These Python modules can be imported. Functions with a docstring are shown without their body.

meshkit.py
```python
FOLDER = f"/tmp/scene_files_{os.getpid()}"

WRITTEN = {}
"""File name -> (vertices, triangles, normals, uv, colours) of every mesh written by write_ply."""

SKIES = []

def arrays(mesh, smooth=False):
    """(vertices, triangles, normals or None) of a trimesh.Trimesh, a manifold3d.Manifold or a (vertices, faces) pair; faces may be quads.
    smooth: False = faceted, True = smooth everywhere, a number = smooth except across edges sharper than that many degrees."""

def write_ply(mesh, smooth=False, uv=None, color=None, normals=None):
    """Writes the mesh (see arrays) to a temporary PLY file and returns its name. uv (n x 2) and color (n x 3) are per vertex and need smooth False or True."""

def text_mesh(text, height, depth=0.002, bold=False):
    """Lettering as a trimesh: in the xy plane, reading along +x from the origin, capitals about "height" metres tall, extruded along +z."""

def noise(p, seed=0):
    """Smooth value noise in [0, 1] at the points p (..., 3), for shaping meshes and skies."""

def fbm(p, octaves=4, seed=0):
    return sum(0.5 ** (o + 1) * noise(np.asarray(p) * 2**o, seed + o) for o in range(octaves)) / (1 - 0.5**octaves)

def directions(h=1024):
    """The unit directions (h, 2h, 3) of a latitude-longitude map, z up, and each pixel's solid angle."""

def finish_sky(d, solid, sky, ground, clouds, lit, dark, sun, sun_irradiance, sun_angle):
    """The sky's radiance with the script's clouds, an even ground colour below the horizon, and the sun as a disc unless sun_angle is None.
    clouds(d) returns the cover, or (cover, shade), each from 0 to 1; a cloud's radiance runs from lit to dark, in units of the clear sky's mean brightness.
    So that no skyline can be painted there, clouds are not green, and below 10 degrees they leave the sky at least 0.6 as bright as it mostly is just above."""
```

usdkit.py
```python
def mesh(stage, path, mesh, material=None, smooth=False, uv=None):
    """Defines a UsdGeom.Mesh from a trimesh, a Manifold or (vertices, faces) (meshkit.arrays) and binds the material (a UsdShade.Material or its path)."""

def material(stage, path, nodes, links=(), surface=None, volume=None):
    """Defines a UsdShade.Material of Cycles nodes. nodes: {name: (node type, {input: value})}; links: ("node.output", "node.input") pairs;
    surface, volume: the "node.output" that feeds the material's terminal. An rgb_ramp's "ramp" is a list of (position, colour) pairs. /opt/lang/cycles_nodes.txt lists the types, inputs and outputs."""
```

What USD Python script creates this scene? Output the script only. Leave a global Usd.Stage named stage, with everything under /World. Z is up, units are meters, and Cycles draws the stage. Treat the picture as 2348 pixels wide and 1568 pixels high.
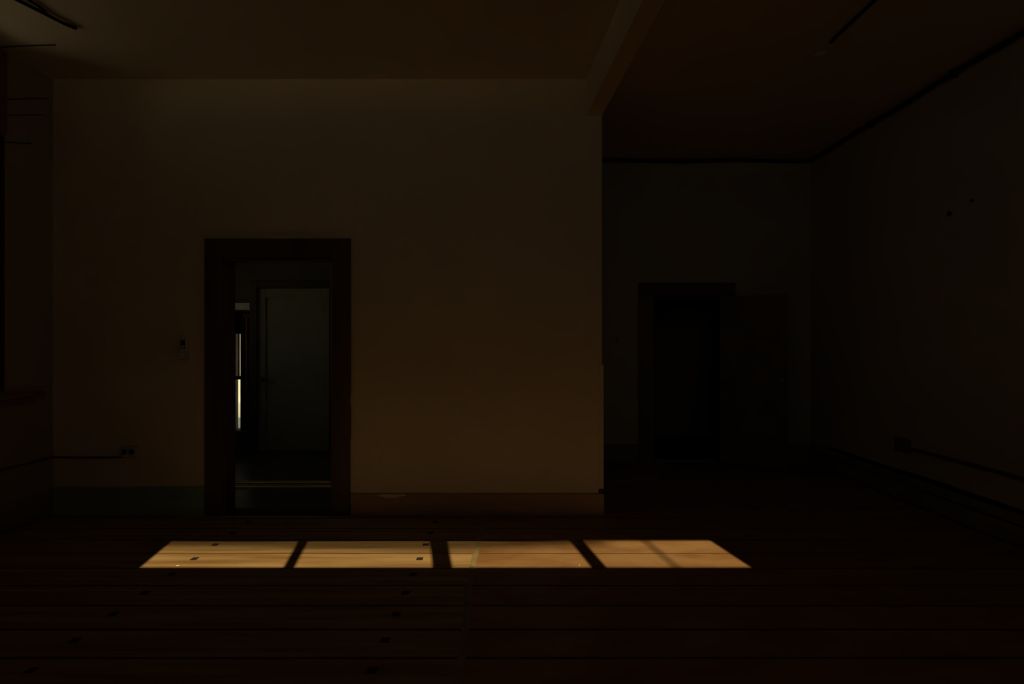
import math, random
import numpy as np, trimesh, manifold3d as m3
from shapely.geometry import Polygon
import usdkit, meshkit
from pxr import Usd, UsdGeom, UsdLux, UsdShade, Gf, Sdf

stage = Usd.Stage.CreateInMemory()
UsdGeom.Xform.Define(stage, '/World'); UsdGeom.Scope.Define(stage, '/World/Looks')
rng = random.Random(7)

# ------------------------------------------------------------------ camera, sky, sun, exposure
EYE = 1.48
cam = UsdGeom.Camera.Define(stage, '/World/camera')
cam.CreateHorizontalApertureAttr(36.0); cam.CreateVerticalApertureAttr(36.0 * 1568 / 2348)
cam.CreateFocalLengthAttr(20.0)
cam.CreateExposureAttr(0.0)
cam.AddTranslateOp().Set((0, 0, EYE)); cam.AddRotateXOp().Set(90)

SUN_DX, SUN_DZ = -0.18, -0.625              # per metre of +y
SUN_E = 1.52
SKY = 0.16
sun = UsdLux.DistantLight.Define(stage, '/World/sun')
sun.CreateIntensityAttr(SUN_E); sun.CreateNormalizeAttr(True); sun.CreateAngleAttr(0.3); sun.CreateColorAttr((1.0, 0.72, 0.38))
d = np.array([SUN_DX, 1.0, SUN_DZ]); d /= np.linalg.norm(d)
zax = -d; xax = np.cross([0, 0, 1.0], zax); xax /= np.linalg.norm(xax); yax = np.cross(zax, xax)
M = Gf.Matrix4d(*xax, 0, *yax, 0, *zax, 0, 0, 0, 0, 1)
sun.AddTransformOp().Set(M)
dome = UsdLux.DomeLight.Define(stage, '/World/sky')
dome.CreateIntensityAttr(SKY); dome.CreateColorAttr((0.82, 0.80, 0.74))

# ------------------------------------------------------------------ materials
def mat(name, color, rough=0.6, var=0.12, scale=3.0, stretch=(1, 1, 1), bump=0.0, bscale=40.0, spec=0.4, metal=0.0, color2=None, rand=0.0, contrast=(0.3, 0.7)):
    c = np.array(color, float)
    c2 = np.array(color2, float) if color2 is not None else c * (1 - 2 * var)
    n = {'g': ('geometry', {}), 'mp': ('mapping', {'mapping_type': 'point', 'scale': stretch}),
         'n': ('noise_texture', {'scale': scale, 'detail': 5.0, 'roughness': 0.6}),
         'r': ('rgb_ramp', {'ramp': [(0, tuple(c2)), (contrast[0], tuple(c2)), (contrast[1], tuple(c)), (1, tuple(c))]}),
         'p': ('principled_bsdf', {'roughness': rough, 'specular_ior_level': spec, 'metallic': metal})}
    l = [('g.position', 'mp.vector'), ('mp.vector', 'n.vector'), ('n.fac', 'r.fac')]
    last = 'r.color'
    if rand > 0:
        n['oi'] = ('object_info', {})
        n['mr'] = ('map_range', {'from_min': 0.0, 'from_max': 1.0, 'to_min': 1 - rand, 'to_max': 1 + rand})
        n['hs'] = ('hsv', {'hue': 0.5, 'saturation': 1.0, 'fac': 1.0})
        l += [('oi.random', 'mr.value'), ('mr.result', 'hs.value'), (last, 'hs.color')]
        last = 'hs.color'
    l.append((last, 'p.base_color'))
    if bump > 0:
        n['bn'] = ('noise_texture', {'scale': bscale, 'detail': 4.0})
        n['b'] = ('bump', {'strength': bump, 'distance': 0.004})
        l += [('mp.vector', 'bn.vector'), ('bn.fac', 'b.height'), ('b.normal', 'p.normal')]
    return usdkit.material(stage, '/World/Looks/' + name, n, l, surface='p.BSDF')

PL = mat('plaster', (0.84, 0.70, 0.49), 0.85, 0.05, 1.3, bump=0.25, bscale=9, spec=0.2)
PLL = mat('plaster_left_darkened', (0.42, 0.38, 0.32), 0.85, 0.05, 1.3, bump=0.25, bscale=9, spec=0.2)  # copy of the plaster with the dim left edge put into its colour
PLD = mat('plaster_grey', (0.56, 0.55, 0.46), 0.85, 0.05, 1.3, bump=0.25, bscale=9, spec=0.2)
CEIL = mat('ceiling_paint', (0.78, 0.68, 0.54), 0.9, 0.05, 1.0, bump=0.2, bscale=7, spec=0.2)
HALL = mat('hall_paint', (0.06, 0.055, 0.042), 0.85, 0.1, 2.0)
ROOM = mat('back_room_paint', (0.5, 0.42, 0.3), 0.85, 0.05, 2.0)
WOOD = mat('dark_wood', (0.030, 0.018, 0.011), 0.55, 0.25, 6, (1, 1, 0.1), 0.15, 60)
CASE = mat('door_casing_wood', (0.14, 0.095, 0.055), 0.6, 0.25, 6, (1, 1, 0.1), 0.15, 60)
BASER = mat('baseboard_brown', (0.60, 0.36, 0.18), 0.6, 0.2, 5, (0.15, 1, 1), 0.15, 50)
BASEL = mat('baseboard_grey_green', (0.42, 0.56, 0.46), 0.6, 0.2, 5, (0.15, 0.15, 1), 0.1, 50)
BASEW = mat('baseboard_pale', (0.32, 0.30, 0.22), 0.6, 0.15, 5, (1, 0.15, 1), 0.1, 50)
FLOORY = mat('floorboard_yellow', (0.44, 0.30, 0.15), 0.5, 0, 14, (0.06, 1.0, 1.0), 0.15, 30, color2=(0.25, 0.145, 0.055), rand=0.06, contrast=(0.34, 0.62), spec=0.15)
FLOORR = mat('floorboard_red', (0.37, 0.22, 0.105), 0.5, 0, 5, (0.5, 1.0, 1.0), 0.2, 30, color2=(0.28, 0.145, 0.06), rand=0.06, contrast=(0.35, 0.6), spec=0.15)
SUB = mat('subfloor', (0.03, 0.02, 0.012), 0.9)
GAPW = mat('joint_wood', (0.10, 0.042, 0.012), 0.9)
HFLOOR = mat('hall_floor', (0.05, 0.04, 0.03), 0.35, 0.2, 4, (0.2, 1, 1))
BRASS = mat('worn_brass', (0.75, 0.62, 0.36), 0.35, 0.1, 8, metal=1.0)
DOORG = mat('grey_door_paint', (0.17, 0.175, 0.12), 0.6, 0.1, 4)
DOORD = mat('dark_door_paint', (0.24, 0.20, 0.12), 0.6, 0.15, 4)
CABLE = mat('painted_cable', (0.13, 0.115, 0.09), 0.6, 0.1, 4)
DARK = mat('black_rubber', (0.02, 0.018, 0.015), 0.6, 0.1, 4)
STEEL = mat('dull_steel', (0.25, 0.23, 0.2), 0.4, 0.1, 5, metal=1.0)
WHITE = mat('white_plastic', (0.72, 0.70, 0.62), 0.45, 0.03, 8)
LCD = mat('remote_display', (0.08, 0.085, 0.075), 0.3, 0.05, 8)
BROWN = mat('brown_window_wood', (0.22, 0.09, 0.035), 0.5, 0.2, 5, (1, 1, 0.1))
SILLW = mat('sill_wood', (0.36, 0.22, 0.12), 0.45, 0.2, 5, (1, 0.1, 1))
GRND = mat('pale_gravel', (0.78, 0.76, 0.70), 0.95, 0.1, 2)
GWALL = mat('added_wall_render', (0.80, 0.80, 0.74), 0.95, 0.1, 2)
FILL = mat('grey_filler', (0.36, 0.28, 0.14), 0.7, 0.2, 12)
CHIP = mat('white_paint_chip', (0.8, 0.78, 0.7), 0.7, 0.05, 8)
GLASS = usdkit.material(stage, '/World/Looks/pane_glass', {'t': ('transparent_bsdf', {'color': (0.93, 0.95, 0.93)}), 'g': ('glossy_bsdf', {'roughness': 0.02}), 'f': ('fresnel', {'IOR': 1.45}), 'm': ('mix_closure', {})},
                        [('f.fac', 'm.fac'), ('t.BSDF', 'm.closure1'), ('g.BSDF', 'm.closure2')], surface='m.closure')
CURT = usdkit.material(stage, '/World/Looks/brown_curtain', {'d': ('diffuse_bsdf', {'color': (0.30, 0.11, 0.03)}), 't': ('translucent_bsdf', {'color': (0.30, 0.11, 0.03)}), 'm': ('mix_closure', {'fac': 0.4})},
                       [('d.BSDF', 'm.closure1'), ('t.BSDF', 'm.closure2')], surface='m.closure')

# ------------------------------------------------------------------ mesh helpers
def box(x0, x1, y0, y1, z0, z1, b=0.0):
    """A box; b chamfers its edges."""
    if b <= 0:
        m = trimesh.creation.box([x1 - x0, y1 - y0, z1 - z0])
        m.apply_translation([(x0 + x1) / 2, (y0 + y1) / 2, (z0 + z1) / 2]); return m
    pts = []
    for sx in (0, 1):
        for sy in (0, 1):
            for sz in (0, 1):
                p = np.array([(x0, x1)[sx], (y0, y1)[sy], (z0, z1)[sz]]); s = np.array([1 - 2 * sx, 1 - 2 * sy, 1 - 2 * sz]) * b
                for k in range(3):
                    q = p + s; q[k] = p[k]; pts.append(q)
    return trimesh.convex.convex_hull(np.array(pts))

def cat(*ms): return trimesh.util.concatenate(list(ms))

def wall(x0, x1, y0, y1, z0, z1, holes=()):
    c = m3.Manifold.cube([x1 - x0, y1 - y0, z1 - z0]).translate([x0, y0, z0])
    for h in holes:
        c = c - m3.Manifold.cube([h[1] - h[0], h[3] - h[2], h[5] - h[4]]).translate([h[0], h[2], h[4]])
    return c

def tube(pts, r, sides=10):
    pts = np.asarray(pts, float)
    if len(pts) == 2:
        pts = np.linspace(pts[0], pts[1], 2)
    t = np.gradient(pts, axis=0); t /= np.linalg.norm(t, axis=1, keepdims=True)
    up = np.where(np.abs(t[:, 2:]) < 0.9, [0, 0, 1.0], [1.0, 0, 0])
    a = np.cross(t, up); a /= np.linalg.norm(a, axis=1, keepdims=True); b = np.cross(t, a)
    an = np.arange(sides) * 2 * np.pi / sides
    v = (pts[:, None] + r * (np.cos(an)[None, :, None] * a[:, None] + np.sin(an)[None, :, None] * b[:, None])).reshape(-1, 3)
    f = []
    n = len(pts)
    for i in range(n - 1):
        for j in range(sides):
            k = (j + 1) % sides
            f += [[i * sides + j, i * sides + k, (i + 1) * sides + k], [i * sides + j, (i + 1) * sides + k, (i + 1) * sides + j]]
    v = np.vstack([v, pts[0], pts[-1]])
    for j in range(sides):
        k = (j + 1) % sides
        f += [[len(v) - 2, k, j], [len(v) - 1, (n - 1) * sides + j, (n - 1) * sides + k]]
    m = trimesh.Trimesh(v, f, process=False); m.fix_normals(); return m

def cyl(p0, p1, r, sides=20): return trimesh.creation.cylinder(radius=r, segment=[p0, p1], sections=sides)

def lathe(prof, origin, axis='y-'):
    """prof: (radius, height) pairs turned about an axis: z, y- (towards the camera) or x- or x+."""
    m = trimesh.creation.revolve(np.array(prof, float), sections=24)
    R = {'z': np.eye(4), 'y-': trimesh.transformations.rotation_matrix(math.pi / 2, [1, 0, 0]), 'x-': trimesh.transformations.rotation_matrix(-math.pi / 2, [0, 1, 0]),
         'x+': trimesh.transformations.rotation_matrix(math.pi / 2, [0, 1, 0]), 'z-': trimesh.transformations.rotation_matrix(math.pi, [1, 0, 0])}[axis]
    m.apply_transform(R); m.apply_translation(origin); return m

USED = {}
def path(name, parent):
    base = str(parent.GetPath()) if parent else '/World'
    k = base + '/' + name; n = USED.get(k, 0); USED[k] = n + 1
    return k if n == 0 else f'{k}_{n:03d}'

def tag(p, label=None, category=None, group=None, kind=None):
    for k, v in (('label', label), ('category', category), ('group', group), ('kind', kind)):
        if v: p.SetCustomDataByKey(k, v)
    return p

def obj(name, mesh, m, parent=None, smooth=30, **kw):
    p = usdkit.mesh(stage, path(name, parent), mesh, m, smooth=smooth).GetPrim()
    return tag(p, **kw)

def thing(name, label, category, group=None, kind=None, loc=None):
    x = UsdGeom.Xform.Define(stage, path(name, None))
    if loc is not None: x.AddTranslateOp().Set(tuple(loc))
    return tag(x.GetPrim(), label, category, group, kind)

def struct(name, mesh, m, label, category, smooth=False):
    return obj(name, mesh, m, None, smooth, label=label, category=category, kind='structure')

# ------------------------------------------------------------------ dimensions
XL, XR, YA, YB, YR, CH = -3.93, 3.68, 4.87, 7.00, -1.0, 3.73
XC = 0.77                                     # right end of the near back wall
XO, YE = -5.0, 8.9                            # outer left wall of the hall, outer end wall

# ------------------------------------------------------------------ the setting: shell
D1 = (-2.47, -1.526, 2.20)                    # doorway in the near back wall
D3 = (1.739, 2.528, 2.03)                     # doorway in the far wall
struct('wall_back', wall(XO - .2, XC, YA, YA + .15, -.3, CH, [(D1[0], D1[1], YA - 1, YA + 1, 0.0, D1[2])]), PL, 'bare ochre plaster wall with the dark doorway and bright corner', 'wall')
struct('wall_side', wall(XC - .15, XC, YA + .15, YE, -.3, CH), PL, 'plaster wall running back from the bright corner into the right bay', 'wall')
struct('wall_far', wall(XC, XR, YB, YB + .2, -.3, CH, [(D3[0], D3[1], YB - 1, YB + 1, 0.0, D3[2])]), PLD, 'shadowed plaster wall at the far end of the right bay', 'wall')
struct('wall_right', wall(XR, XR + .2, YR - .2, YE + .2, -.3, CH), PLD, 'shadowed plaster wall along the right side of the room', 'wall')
W3 = (2.10, 4.30, 3.12, 3.66)                 # transom light of the left wall: y0, y1, z0, z1
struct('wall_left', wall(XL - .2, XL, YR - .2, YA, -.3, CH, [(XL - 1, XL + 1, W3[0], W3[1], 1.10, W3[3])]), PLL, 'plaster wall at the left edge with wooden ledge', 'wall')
# window band of the wall behind the camera
ZB, ZT = (3.74 - YR) * -SUN_DZ, (4.24 - YR + .2) * -SUN_DZ
def wx(xp, y): return xp - SUN_DX * (3.74 - y)
WA = (wx(-2.44, YR), wx(-.525, YR - .2)); WB = (wx(-.39, YR), wx(1.566, YR - .2))
struct('wall_rear', wall(XL, XR, YR - .2, YR, -.3, CH, [(WA[0], WA[1], YR - 1, YR + 1, ZB, ZT), (WB[0], WB[1], YR - 1, YR + 1, ZB, ZT)]), PL, 'plaster wall with two high windows behind the viewer', 'wall')
S3 = (-4.10, -3.543, 0.265, 2.017)            # sidelight in the hall's far wall
D2 = (-3.443, -2.470, 2.21)
YH = 7.69
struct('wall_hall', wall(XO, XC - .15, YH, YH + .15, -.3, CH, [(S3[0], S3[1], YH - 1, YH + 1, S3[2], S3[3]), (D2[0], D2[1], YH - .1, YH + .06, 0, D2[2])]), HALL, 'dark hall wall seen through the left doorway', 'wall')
struct('wall_outer', wall(XO - .2, XO, YA + .15, YE + .2, -.3, CH, [(XO - 1, XO + 1, 5.3, 7.5, .95, 2.6), (XO - 1, XO + 1, 7.95, 8.65, .9, 2.5)]), HALL, 'outer wall at the left of the hall', 'wall')
W4 = (-4.55, -4.10, 0.108, 1.61)
struct('wall_end', wall(XO, XR, YE, YE + .2, -.3, CH, [(W4[0], W4[1], YE - 1, YE + 1, W4[2], W4[3])]), ROOM, 'end wall of the back room with a narrow bright window', 'wall')
struct('wall_partition', wall(-2.6, -2.45, YH + .15, YE, -.3, CH), ROOM, 'partition closing the back room beyond the hall', 'wall')
struct('ceiling', box(XO - .2, XR + .2, YR - .2, YE + .2, CH, CH + .3), CEIL, 'high plain plaster ceiling over the whole room', 'ceiling')
# beam from the bright corner towards the viewer, a little askew
def prism(poly, z0, z1):
    m = trimesh.creation.extrude_polygon(Polygon(poly), z1 - z0, engine='earcut'); m.apply_translation([0, 0, z0]); return m
bk = .059
beam = prism([(.638 - bk * 0, YA), (XC, YA), (XC + bk * (YA - YR), YR), (.638 + bk * 1.07 * (YA - YR), YR)], 3.417, CH)
struct('trim_1', beam, PL, 'plastered ceiling beam running from the bright corner towards the viewer', 'beam')
# corner guard on the lower half of the bright corner
cg = thing('trim_2', 'thin plaster guard on the lower half of the bright wall corner', 'trim', kind='structure')
obj('guard', box(XC - .03, XC + .015, YA - .006, YA + .06, .215, 1.29, .003), PL, cg)
obj('notch_block', box(XC - .03, XC + .017, YA - .012, YA + .03, .187, .225, .003), WOOD, cg, label='dark chipped notch at the foot of the corner')

# ------------------------------------------------------------------ floor
fl = thing('floor', 'brown wooden board floor with a bright band of sunlight', 'floor', kind='structure')
obj('subfloor', cat(box(XL, XR, YR, YA, -.3, -.0012), box(XC, XR, YA, YB, -.3, -.0012)), GAPW, fl, False)
PITCH, SEAM, GAP = .265, 3.99, .020
JX = -.25
k0 = int(math.floor((YR - SEAM) / PITCH)); k1 = int(math.ceil((YB - SEAM) / PITCH))
for k in range(k0, k1):
    y0, y1 = SEAM + k * PITCH + GAP / 2, SEAM + (k + 1) * PITCH - GAP / 2
    y0, y1 = max(y0, YR), min(y1, YB)
    if y1 - y0 < .02: continue
    segs = [(XL, JX - .001, FLOORY), (JX + .001, XR, FLOORR)] if y0 < YA - .01 else [(XC, XR, FLOORR)]
    if y0 < YA - .01 and y1 > YA: segs = [(XL, JX - .001, FLOORY), (JX + .001, XC, FLOORR), (XC, XR, FLOORR)]
    for x0, x1, m in segs:
        yy1 = min(y1, YA) if (x0 < XC and y1 > YA) else y1
        dz = rng.uniform(-.0003, .0003)
        bd = obj('floorboard', box(x0, x1, y0, yy1, -.006, dz), m, fl, False)
        if m is FLOORY and yy1 - y0 > .2:
            for px, w in ((-2.168, .022), (-.63, .022)):
                yc = y0 + (.155 if k % 2 == 0 else .15)
                obj('nail_plug', box(px - w, px + w, yc - .024, yc + .024, dz - .004, dz + .0012, .0005), SUB, bd, False)
xs = [(JX + .012 * math.sin(3 * y) - .018, JX + .012 * math.sin(3 * y) + .022, y) for y in np.linspace(YR, YA, 60)]
ribbon = Polygon([(a, y) for a, b, y in xs] + [(b, y) for a, b, y in reversed(xs)])
rb = trimesh.creation.extrude_polygon(ribbon, .0012, engine='earcut'); rb.apply_translation([0, 0, .0006])
obj('joint_filler', rb, FILL, fl, False, label='greyish filler smeared along the board joint')
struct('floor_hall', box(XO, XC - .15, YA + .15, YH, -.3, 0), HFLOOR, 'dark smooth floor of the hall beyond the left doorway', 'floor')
struct('floor_back', box(XO, -2.6, YH + .15, YE, -.3, 0), HFLOOR, 'floor of the back room beyond the hall', 'floor')
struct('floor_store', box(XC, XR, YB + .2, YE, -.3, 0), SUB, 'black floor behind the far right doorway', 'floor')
struct('ground', box(-60, 60, -60, 70, -1.3, -.31), GRND, 'pale open ground around the building', 'ground')

# ------------------------------------------------------------------ baseboards
b1 = thing('baseboard_back', 'worn brown baseboard under the bright plaster wall, right of the doorway', 'baseboard', kind='structure')
obj('board', box(-1.377, XC + .016, YA - .026, YA, 0, .185, .004), BASER, b1)
sp = Polygon([(-1.14, .178), (-1.08, .186), (-.99, .183), (-.92, .187), (-.90, .172), (-.95, .165), (-.98, .155), (-1.06, .150), (-1.10, .160), (-1.13, .166)])
s = trimesh.creation.extrude_polygon(sp, .002, engine='earcut'); s.apply_transform(trimesh.transformations.rotation_matrix(math.pi / 2, [1, 0, 0])); s.apply_translation([0, YA - .0255, 0])
obj('paint_patch', s, PL, b1, False, label='pale peeled patch on the top edge')
b2 = thing('baseboard_left', 'dark grey-green baseboard left of the doorway and round the left corner', 'baseboard', kind='structure')
obj('board', box(XL, -2.625, YA - .024, YA, 0, .245, .004), BASEL, b2)
obj('board', box(XL, XL + .024, YR, YA - .025, 0, .235, .004), BASEW, b2)
b3 = thing('baseboard_far', 'low painted baseboard on the shadowed far wall', 'baseboard', kind='structure')
obj('board', box(XC, D3[0] - .19, YB - .022, YB, 0, .22, .004), BASEW, b3)
obj('board', box(D3[1] + .215, XR, YB - .022, YB, 0, .22, .004), BASEW, b3)
b4 = thing('baseboard_right', 'tall stepped baseboard with ragged dark top edge along the right wall', 'baseboard', kind='structure')
obj('lower_board', box(XR - .045, XR, YR, YB - .024, 0.012, .148, .004), BASEW, b4)
obj('upper_board', box(XR - .028, XR, YR, YB - .024, .160, .236, .004), BASEW, b4)
obj('shadow_gap', box(XR - .016, XR, YR, YB - .024, 0, .236), SUB, b4, False, label='dark groove between the two boards')
ys = np.linspace(YR, 6.6, 90)
top = .262 + .02 * (meshkit.fbm(np.stack([ys * 2.2, ys * 0, ys * 0], 1), 4, 3) - .3) * 2
pg = Polygon([(y, .234) for y in ys] + [(y, t) for y, t in zip(ys[::-1], top[::-1])])
e = trimesh.creation.extrude_polygon(pg, .012, engine='earcut')       # (y, z, x)
e.vertices = np.stack([XR - .012 + e.vertices[:, 2], e.vertices[:, 0], e.vertices[:, 1]], 1)
obj('ragged_edge', e, WOOD, b4, False, label='dark broken edge above the boards')

# ------------------------------------------------------------------ doorway in the near back wall
d1 = thing('door_1', 'open doorway with broad dark wooden casing in the bright wall', 'doorway', kind='structure')
def ragged_casing(x0, x1, z0, z1, y0, y1, jag=.010):
    zs = np.linspace(z0, z1, 50)
    ex = x1 - jag * np.round(meshkit.fbm(np.stack([zs * 2.0, zs * 0, zs * 0], 1), 4, 9) * 3) / 1.6 + jag * .6
    m = trimesh.creation.extrude_polygon(Polygon([(x0, z0)] + [(a, z) for a, z in zip(ex, zs)] + [(x0, z1)]), y1 - y0, engine='earcut')
    m.apply_transform(trimesh.transformations.rotation_matrix(math.pi / 2, [1, 0, 0])); m.apply_translation([0, y1, 0]); return m
obj('casing', box(-2.62, D1[0], YA - .03, YA, 0, D1[2] + .161, .004), CASE, d1)
obj('casing', ragged_casing(D1[1], -1.377, 0, D1[2] + .161, YA - .03, YA), CASE, d1, False)
obj('casing_head', box(D1[0], D1[1], YA - .03, YA, D1[2], D1[2] + .161, .004), CASE, d1)
obj('jamb', box(D1[0], D1[0] + .02, YA - .01, YA + .17, 0, D1[2], .003), CASE, d1)
obj('jamb', box(D1[1] - .02, D1[1], YA - .01, YA + .17, 0, D1[2], .003), CASE, d1)
obj('jamb_head', box(D1[0] + .02, D1[1] - .02, YA - .01, YA + .17, D1[2] - .02, D1[2], .003), CASE, d1)
obj('threshold', box(D1[0] + .02, D1[1] - .02, YA - .02, YA + .17, -.005, .012, .004), WOOD, d1)
# threshold strips across the hall floor
ts = thing('threshold_strip', 'worn brass double-ridged strip across the hall floor beyond the left doorway', 'threshold strip')
def half_round(y, r, x0, x1):
    a = np.linspace(0, math.pi, 11)
    m = trimesh.creation.extrude_polygon(Polygon([(y + r * math.cos(t) * 1.8, r * math.sin(t)) for t in a]), x1 - x0, engine='earcut')
    m.vertices = np.stack([x0 + m.vertices[:, 2], m.vertices[:, 0], m.vertices[:, 1]], 1); return m
obj('base_plate', box(-3.4, -.8, 5.80, 6.04, -.004, .004, .002), WOOD, ts)
obj('ridge', half_round(5.83, .022, -3.4, -.8), BRASS, ts, 60)
obj('ridge', half_round(6.0, .022, -3.4, -.8), BRASS, ts, 60)

# ------------------------------------------------------------------ closed door across the hall, sidelight, back room
d2 = thing('door_2', 'closed grey door across the dark hall', 'door', kind='structure')
obj('casing', box(D2[0] - .095, D2[0], YH - .02, YH, 0, D2[2] + .09, .004), WOOD, d2)
obj('casing', box(D2[1], D2[1] + .09, YH - .02, YH, 0, D2[2] + .09, .004), WOOD, d2)
obj('casing_head', box(D2[0], D2[1], YH - .02, YH, D2[2], D2[2] + .09, .004), WOOD, d2)
leaf = obj('leaf', box(D2[0] + .004, D2[1] - .004, YH + .018, YH + .058, .012, D2[2] - .004), DOORG, d2, False)
for a, b in ((D2[0] + .004, D2[0] + .11), (D2[1] - .11, D2[1] - .004)):
    obj('stile', box(a, b, YH + .006, YH + .019, .012, D2[2] - .004, .003), DOORG, leaf)
for a, b in ((.012, .22), (D2[2] - .13, D2[2] - .004)):
    obj('rail', box(D2[0] + .11, D2[1] - .11, YH + .006, YH + .019, a, b, .003), DOORG, leaf)
obj('door_knob', lathe([(0, 0), (.028, 0), (.028, .006), (.011, .01), (.011, .035), (.024, .042), (.03, .055), (.026, .07), (.0, .076)], (-3.375, YH + .006, .97)), DARK, d2, 40)
w5 = thing('window_5', 'tall narrow sidelight in the hall wall, left of the closed grey door', 'window', kind='structure')
FW = .035
obj('frame', cat(box(S3[0], S3[0] + FW, YH - .015, YH + .15, S3[2], S3[3], .003), box(S3[1], S3[1] + FW, YH - .015, YH, S3[2] - FW, S3[3] + FW, .003),
                 box(S3[0], S3[1], YH - .015, YH, S3[3], S3[3] + FW, .003), box(S3[0], S3[1], YH - .015, YH, S3[2] - FW, S3[2], .003)), WOOD, w5)
obj('pane', box(S3[0] + FW, S3[1], YH + .07, YH + .076, S3[2], S3[3]), GLASS, w5, False)
w4 = thing('window_4', 'narrow bright window glimpsed through the hall sidelight', 'window', kind='structure')
GX0, GX1 = -4.312, -4.236
obj('frame', cat(box(GX1, W4[1] + .01, YE - .03, YE + .06, W4[2] - .03, W4[3] + .33, .003), box(W4[0], GX1, YE - .03, YE + .06, W4[3], W4[3] + .33, .003),
                 box(W4[0] - .01, GX0, YE - .03, YE + .06, W4[2] - .03, W4[3] + .33, .003)), WOOD, w4)
obj('meeting_rail', box(GX0, GX1, YE - .02, YE + .05, .895, .945, .004), WOOD, w4)
obj('glazing_bar', box(-4.285, -4.270, YE - .01, YE + .03, .945, W4[3], .002), WOOD, w4)
obj('sill', box(W4[0], W4[1], YE - .06, YE + .1, W4[2] - .04, W4[2], .004), SILLW, w4)
obj('pane', box(GX0, GX1, YE + .01, YE + .014, W4[2], W4[3]), GLASS, w4, False)
def curtain(x0, x1, y, z0, z1, n, amp):
    xx = np.linspace(x0, x1, n * 8 + 1); ph = np.linspace(0, n * 2 * math.pi, len(xx))
    a = [(x, y + amp * math.sin(p)) for x, p in zip(xx, ph)]; b = [(x, y + .004 + amp * math.sin(p)) for x, p in zip(xx, ph)]
    return prism(a + b[::-1], z0, z1)
w6 = thing('window_6', 'unseen side window at the left, placed to light the hall', 'window', kind='structure')  # out of view, placed so that daylight reaches the grey door
obj('frame', cat(box(XO - .13, XO - .07, 5.3, 5.36, .95, 2.6), box(XO - .13, XO - .07, 7.44, 7.5, .95, 2.6), box(XO - .13, XO - .07, 5.36, 7.44, .95, 1.01), box(XO - .13, XO - .07, 5.36, 7.44, 2.54, 2.6), box(XO - .13, XO - .07, 6.38, 6.42, 1.01, 2.54)), BROWN, w6, False)
obj('pane', box(XO - .102, XO - .098, 5.36, 6.38, 1.01, 2.54), GLASS, w6, False)
obj('pane', box(XO - .102, XO - .098, 6.42, 7.44, 1.01, 2.54), GLASS, w6, False)
w7 = thing('window_7', 'unseen side window at the left, placed to light the back room', 'window', kind='structure')  # out of view, placed to light the pelmet and curtains
obj('frame', cat(box(XO - .13, XO - .07, 7.95, 8.0, .9, 2.5), box(XO - .13, XO - .07, 8.6, 8.65, .9, 2.5), box(XO - .13, XO - .07, 8.0, 8.6, .9, .95), box(XO - .13, XO - .07, 8.0, 8.6, 2.45, 2.5)), BROWN, w7, False)
obj('pane', box(XO - .102, XO - .098, 8.0, 8.6, .95, 2.45), GLASS, w7, False)
c1 = thing('curtain', 'orange-brown curtain left of the bright slit window', 'curtain')
obj('cloth', curtain(-4.75, -4.318, YE - .10, .09, 1.96, 5, .018), CURT, c1, 60)
obj('heading', box(-4.75, -4.318, YE - .125, YE - .075, 1.925, 1.97, .005), CURT, c1)
c2 = thing('curtain', 'orange-brown curtain right of the bright slit window', 'curtain')
obj('cloth', curtain(-4.155, -3.75, YE - .10, .09, 1.90, 5, .018), CURT, c2, 60)
obj('heading', box(-4.155, -3.75, YE - .125, YE - .075, 1.865, 1.91, .005), CURT, c2)
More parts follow.
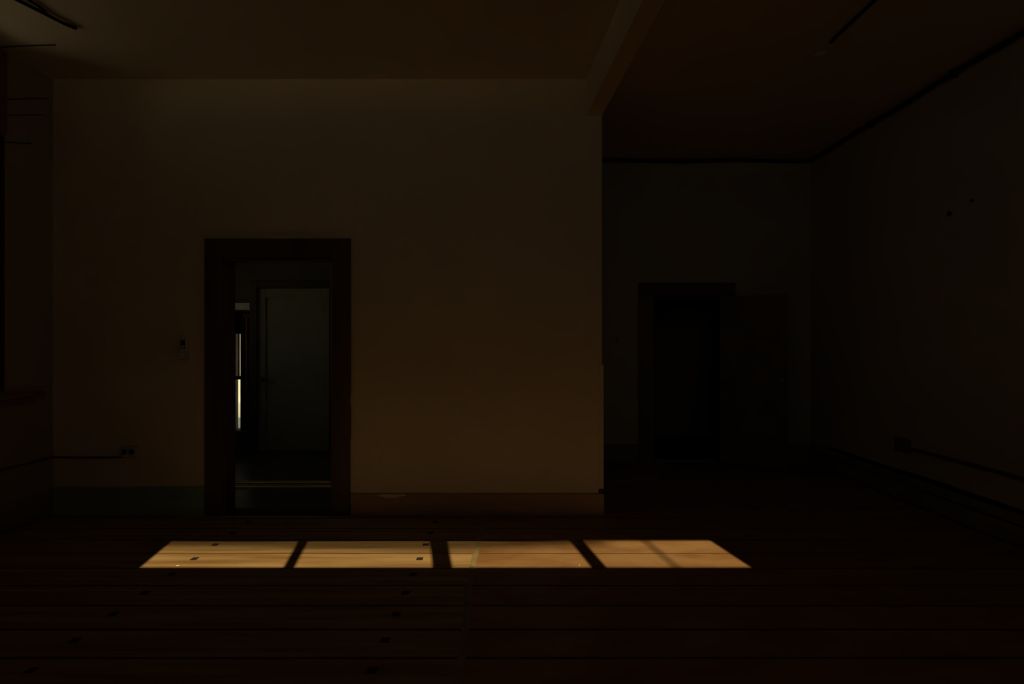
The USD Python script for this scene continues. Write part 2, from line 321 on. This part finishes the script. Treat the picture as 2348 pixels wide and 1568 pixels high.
pv = thing('pelmet', 'pale box pelmet above the slit window and its curtains', 'pelmet')
obj('front', box(-4.8, -3.7, YE - .16, YE - .14, 1.975, 2.12, .003), WHITE, pv)
obj('top', box(-4.8, -3.7, YE - .14, YE, 2.10, 2.12, .003), WHITE, pv)
gw = thing('garden_wall', 'added pale wall outside, placed to brighten the slit window', 'wall')  # added outside to give the slit window its brightness
obj('wall_body', box(-14, 4, 17, 17.25, -.32, 2.2), GWALL, gw, False)
obj('coping', box(-14, 4, 16.95, 17.3, 2.2, 2.28, .02), GWALL, gw)

# ------------------------------------------------------------------ far right door, swung open
d3 = thing('door_3', 'open panelled door and dark casing in the shadowed far wall', 'door', kind='structure')
obj('casing', box(D3[0] - .187, D3[0], YB - .03, YB, 0, D3[2] + .13, .004), DOORD, d3)
obj('casing', box(D3[1], D3[1] + .21, YB - .03, YB, 0, D3[2], .004), WOOD, d3)
obj('casing_head', box(D3[0] - .187, D3[1] + .21, YB - .035, YB, D3[2], D3[2] + .175, .004), CASE, d3)
obj('jamb', box(D3[0], D3[0] + .02, YB - .01, YB + .2, 0, D3[2], .003), WOOD, d3)
obj('jamb', box(D3[1] - .02, D3[1], YB - .01, YB + .2, 0, D3[2], .003), WOOD, d3)
obj('jamb_head', box(D3[0] + .02, D3[1] - .02, YB - .01, YB + .2, D3[2] - .02, D3[2], .003), WOOD, d3)
hx, hy = 2.550, 6.955
ang = math.atan2(-.37, .65); T = trimesh.transformations.rotation_matrix(ang, [0, 0, 1]); T[:3, 3] = (hx, hy, 0)
def put(m): m = m.copy(); m.apply_transform(T); return m
LW, LZ0, LZ1, TH = .745, .012, 2.03, .036
lf = obj('leaf', put(box(0, LW, -TH + .008, -.008, LZ0, LZ1)), DOORD, d3, False)
ST = .105
for a, b in ((0, ST), (LW - ST, LW)):
    obj('stile', put(box(a, b, -TH, 0, LZ0, LZ1, .003)), DOORD, lf)
nr = 5; rh = .095; ph_ = (LZ1 - LZ0 - .18 - rh * nr) / nr
z = LZ0
for i in range(nr + 1):
    h = .18 if i == 0 else rh
    obj('rail', put(box(ST, LW - ST, -TH, 0, z, z + h, .003)), DOORD, lf)
    z += h
    if i < nr:
        obj('panel', put(box(ST + .035, LW - ST - .035, -TH + .003, -.003, z + .035, z + ph_ - .035, .006)), DOORD, lf)
    z += ph_
for sgn, o in ((1, 'y-'),):
    kn = lathe([(0, 0), (.026, 0), (.026, .006), (.010, .01), (.010, .035), (.022, .042), (.028, .055), (.024, .068), (0, .074)], (LW - .055, -TH, 1.05))
    obj('door_knob', put(kn), STEEL, d3, 40)
obj('lock_plate', put(box(LW - .004, LW + .003, -TH + .006, -.006, .93, 1.15, .001)), STEEL, d3)
for hz in (.28, 1.75):
    obj('hinge', put(cyl((-.004, -.002, hz - .05), (-.004, -.002, hz + .05), .009)), STEEL, d3)

# ------------------------------------------------------------------ left wall window: transom light over unseen shutters placed to hold back daylight, ledge
w3 = thing('window_3', 'brown framed window at the left edge, lit at the top with unseen shutters below', 'window', kind='structure')
def rounded_frame(y0, y1, z0, z1, w, r, x0, x1):
    outer = Polygon([(y0, z0), (y1, z0), (y1, z1), (y0, z1)]).buffer(-r).buffer(r)
    inner = Polygon([(y0 + w, z0 + w), (y1 - w, z0 + w), (y1 - w, z1 - w), (y0 + w, z1 - w)])
    m = trimesh.creation.extrude_polygon(outer.difference(inner), x1 - x0, engine='earcut')
    m.vertices = np.stack([x0 + m.vertices[:, 2], m.vertices[:, 0], m.vertices[:, 1]], 1); m.fix_normals(); return m
obj('transom_frame', rounded_frame(W3[0] - .06, W3[1] + .095, 3.06, 3.715, .115, .03, XL - .05, XL + .03), BROWN, w3, False)
obj('pane', box(XL - .03, XL - .026, W3[0] + .02, W3[1] - .005, 3.16, 3.61), GLASS, w3, False)
for yy in (3.06, 3.69):
    obj('glazing_bar', box(XL - .045, XL + .01, yy - .015, yy + .015, 3.16, 3.61, .003), BROWN, w3)
obj('casing', box(XL, XL + .022, W3[1], W3[1] + .085, 1.10, 3.058, .004), WOOD, w3)
obj('casing', box(XL, XL + .022, W3[0] - .085, W3[0], 1.10, 3.058, .004), WOOD, w3)
obj('lintel', box(XL - .2, XL, W3[0], W3[1], 3.02, 3.22), WOOD, w3, False)
nsh = 4; sw = (W3[1] - W3[0]) / nsh
for i in range(nsh):
    a = W3[0] + i * sw
    sh = obj('shutter', box(XL - .075, XL - .04, a + .001, a + sw - .001, 1.12, 3.02, .003), WOOD, w3)
    for z0_, z1_ in ((1.25, 1.95), (2.1, 2.9)):
        obj('shutter_panel', box(XL - .041, XL - .03, a + .08, a + sw - .08, z0_, z1_, .004), WOOD, sh)
sl = obj('sill', box(XL - .2, XL + .085, W3[0] - .35, 4.70, 1.035, 1.075, .008), SILLW, w3, label='worn wooden ledge below the window')
obj('sill_moulding', box(XL, XL + .03, W3[0] - .33, 4.66, .985, 1.035, .008), SILLW, w3)

# ------------------------------------------------------------------ windows behind the viewer
def rear_window(name, w, xm, mw, label):
    t = thing(name, label, 'window', kind='structure')
    y0, y1 = YR - .125, YR - .075
    f = .02
    obj('frame', cat(box(w[0] - .01, w[1] + .01, y0, y1, ZB - .02, ZB + .012), box(w[0] - .01, w[1] + .01, y0, y1, ZT - .012, ZT + .02),
                     box(w[0] - .02, w[0] + .004, y0, y1, ZB, ZT), box(w[1] - .004, w[1] + .02, y0, y1, ZB, ZT)), BROWN, t, False)
    obj('mullion', box(xm - mw, xm + mw, y0, y1, ZB + .012, ZT - .012, .004), BROWN, t)
    obj('pane', box(w[0], xm, YR - .102, YR - .098, ZB, ZT), GLASS, t, False)
    obj('pane', box(xm, w[1], YR - .102, YR - .098, ZB, ZT), GLASS, t, False)
rear_window('window_1', WA, wx(-1.465, YR - .1), .034, 'high window behind the viewer, casting the left half of the sunlight')
rear_window('window_2', WB, wx(.57, YR - .1), .048, 'high window behind the viewer, casting the right half of the sunlight')
px = wx(1.08, -9.0)
sg = thing('bare_tree', 'unseen slender upright behind the viewer, placed to cast the faint stripe', 'shadow_caster')  # unseen upright, placed to cast the faint stripe across the sunlit floor
obj('trunk', tube([(px, -9, -.33), (px + .01, -9, 4), (px, -9, 7), (px, -9, 8.6), (px + .05, -9.05, 9.6)], .016), WOOD, sg, 60)
for a in range(5):
    obj('branch', tube([(px, -9, 8.8 + .1 * a), (px + .5 * math.cos(2.4 * a), -9 + .5 * math.sin(2.4 * a), 9.3 + .15 * a)], .006, 6), WOOD, sg, 60)
bt = thing('bare_tree', 'unseen trunk and limb behind the viewer, placed to soften the sunlight', 'shadow_caster')  # out of view, its limb placed to dim the far edge of the sunlight
TY = -20
def limb(X, Y): return (X - SUN_DX * (Y - TY), TY, (Y - TY) * -SUN_DZ)
t0 = np.array(limb(-9, 4.3))
obj('trunk', tube([(t0[0] - .9, TY, -.35), (t0[0] - .8, TY, 4), (t0[0] - .95, TY - .05, 9), (t0[0] - .7, TY, 13), t0 - [.3, 0, .35]], .25), WOOD, bt, 60)
obj('branch', tube([t0 - [.4, 0, .4], limb(-5.5, 4.20), limb(-2.6, 4.21), limb(-1.5, 4.175), limb(-.7, 4.155), limb(-.25, 4.165), limb(.3, 4.22), limb(.7, 4.27)], .052), WOOD, bt, 60)

# ------------------------------------------------------------------ fittings
# air-conditioner remote in its wall cradle
rm = thing('remote_control', 'white remote control with dark display in a wall cradle, left of the doorway', 'remote control')
cx, cz = -2.797, 1.42
rc = obj('body', box(cx - .029, cx + .029, YA - .034, YA - .012, cz - .06, cz + .09, .005), WHITE, rm)
obj('display', box(cx - .021, cx + .019, YA - .0355, YA - .033, cz + .028, cz + .078, .0008), LCD, rc)
for i, bx in enumerate((-.013, .011)):
    obj('button', box(cx + bx - .008, cx + bx + .008, YA - .037, YA - .033, cz + .002, cz + .016, .001), LCD, rc)
obj('cradle', cat(box(cx - .034, cx + .034, YA - .012, YA, cz - .088, cz + .05, .002), box(cx - .034, cx + .034, YA - .042, YA - .036, cz - .088, cz - .030, .002),
                  box(cx - .034, cx - .030, YA - .042, YA, cz - .088, cz - .02), box(cx + .030, cx + .034, YA - .042, YA, cz - .088, cz - .02),
                  box(cx - .034, cx + .034, YA - .042, YA, cz - .088, cz - .084)), WHITE, rm)
# double socket on the near back wall
so = thing('power_outlet', 'surface double power outlet low on the wall left of the doorway', 'power outlet')
ox, oz = -3.257, .548
bo = obj('box', box(ox - .062, ox + .062, YA - .045, YA, oz - .046, oz + .046, .006), PLD, so)
for dx in (-.03, .03):
    so_ = obj('socket', lathe([(0, .0), (.019, 0), (.019, .004), (.023, .004), (.023, 0)], (ox + dx, YA - .0455, oz)), DARK, so, 40)
tr = thing('cable', 'thin dark surface cable running along the left walls to the outlet', 'cable')
obj('run', tube([(XL + .012, 2.2, .50), (XL + .012, 3.6, .497), (XL + .012, YA - .02, .497), (XL + .05, YA - .012, .497), (-3.6, YA - .012, .494), (ox - .062, YA - .012, .497)], .009), CABLE, tr)
for y in (3.2, 4.2):
    obj('clip', box(XL, XL + .024, y - .01, y + .01, .484, .512, .002), CABLE, tr)
# right wall: junction box and conduit
jb = thing('junction_box', 'dark junction box low on the right wall at the end of the conduit', 'junction box')
obj('box', box(XR - .04, XR, 5.24, 5.42, .455, .575, .006), DOORG, jb)
obj('lid', box(XR - .046, XR - .039, 5.25, 5.41, .465, .565, .003), DOORG, jb)
cd = thing('conduit', 'straight dark conduit low along the right wall', 'conduit')
obj('pipe', tube([(XR - .018, 1.0, .50), (XR - .018, 5.24, .50)], .015, 12), CABLE, cd)
for y in (1.9, 3.1, 4.0, 4.8):
    obj('clip', box(XR - .038, XR, y - .012, y + .012, .480, .520, .003), CABLE, cd)
# nails in the right wall
for (y, z, r, l) in ((4.77, 2.555, .022, 'larger dark peg high on the right wall'), (4.54, 2.61, .011, 'smaller nail head high on the right wall, nearer and above the peg')):
    n_ = thing('wall_peg', l, 'wall peg')
    obj('head', lathe([(0, 0), (r * .6, 0), (r * .6, .012), (r, .014), (r, .02), (0, .024)], (XR, y, z), 'x-'), DARK, n_, 40)
# light switch on the far wall
sw_ = thing('light_switch', 'small pale light switch beside the far right doorway', 'light switch')
obj('plate', box(1.293 - .042, 1.293 + .042, YB - .012, YB, 1.46, 1.545, .004), PLD, sw_)
obj('rocker', box(1.293 - .014, 1.293 + .014, YB - .018, YB - .011, 1.478, 1.527, .003), FILL, sw_)
# dark cable in the ceiling corner of the right bay
cc = thing('ceiling_cable', 'thick dark cable sagging along the ceiling corner of the right bay', 'cable')
yy = np.linspace(1.5, YB - .05, 40)
run = [(XR - .035, y, CH - .032 - .012 * (1 + math.sin(5 * y)) * .5) for y in yy] + [(x, YB - .02, CH - .03 - .008 * math.sin(4 * x)) for x in np.linspace(XR - .06, XC + .02, 24)]
obj('run', tube(run, .021), DARK, cc, 60)
for y in (2.5, 3.6, 4.7, 5.8):
    obj('clip', box(XR - .065, XR, y - .012, y + .012, CH - .062, CH - .004, .003), DARK, cc)
# conduit on the ceiling of the right bay
c5 = thing('ceiling_conduit', 'short dark conduit on the ceiling right of the beam', 'conduit')
obj('pipe', tube([(2.37, .8, CH - .014), (2.375, 4.24, CH - .014)], .013), DARK, c5)
obj('ceiling_rose', lathe([(0, 0), (.06, 0), (.058, .008), (.03, .016), (.012, .02), (0, .02)], (2.42, 4.45, CH), 'z-'), CEIL, c5, 40)
# two pipes on the ceiling at the upper left, the straight one running into the slanting one
obj('ceiling_pipe', tube([(-3.54, 2.75, CH - .015), (-3.234, 3.709, CH - .015), (-3.141, 4.0, CH - .015), (-3.118, 4.07, CH - .006)], .012), DARK, None, 60, label='thicker slanting pipe on the ceiling at the upper left', category='pipe')
obj('ceiling_pipe', tube([(-3.165, 2.75, CH - .012), (-3.164, 3.5, CH - .012), (-3.160, 3.86, CH - .012)], .008), DARK, None, 60, label='thinner straight pipe on the ceiling, meeting the slanting pipe at the upper left', category='pipe')
# thin wires by the left window
WIRES = [([(XL + .006, 4.41, 3.36), (XL + .006, 4.66, 3.475), (XL + .006, 4.80, 3.53)], .006, 'uppermost thin wire on the left wall beside the brown window'),
         ([(XL + .006, 4.41, 3.235), (XL + .006, 4.66, 3.34), (XL + .006, 4.76, 3.38)], .004, 'middle thin wire on the left wall beside the brown window'),
         ([(XL + .006, 4.41, 3.03), (XL + .006, 4.56, 3.075), (XL + .006, 4.64, 3.1)], .007, 'lowest thin wire on the left wall beside the brown window'),
         ([(-3.92, 4.335, CH - .006), (-3.70, 4.315, CH - .006), (-3.45, 4.30, CH - .006)], .007, 'thin wire across the ceiling in the upper left corner')]
for pts, r, l in WIRES:
    obj('wire', tube(pts, r * .6, 8), DARK, None, 60, label=l, category='wire')
# paint chips on the sunlit boards
for x, y, l, a in ((-2.213, 3.765, 'tiny white paint chip at the left end of the sunlit floor', .5), (.448, 3.775, 'tiny white paint chip at the near edge of the sunlit floor, right of the middle', 1.4)):
    m = trimesh.convex.convex_hull(np.array([[-.022, -.004, 0], [.02, -.006, 0], [.024, .004, 0], [-.01, .007, 0], [-.015, 0, .004], [.015, 0, .003]]))
    m.apply_scale(.5); m.apply_transform(trimesh.transformations.rotation_matrix(a, [0, 0, 1])); m.apply_translation([x, y, .0008])
    obj('paint_chip', m, CHIP, None, False, label=l, category='paint chip')
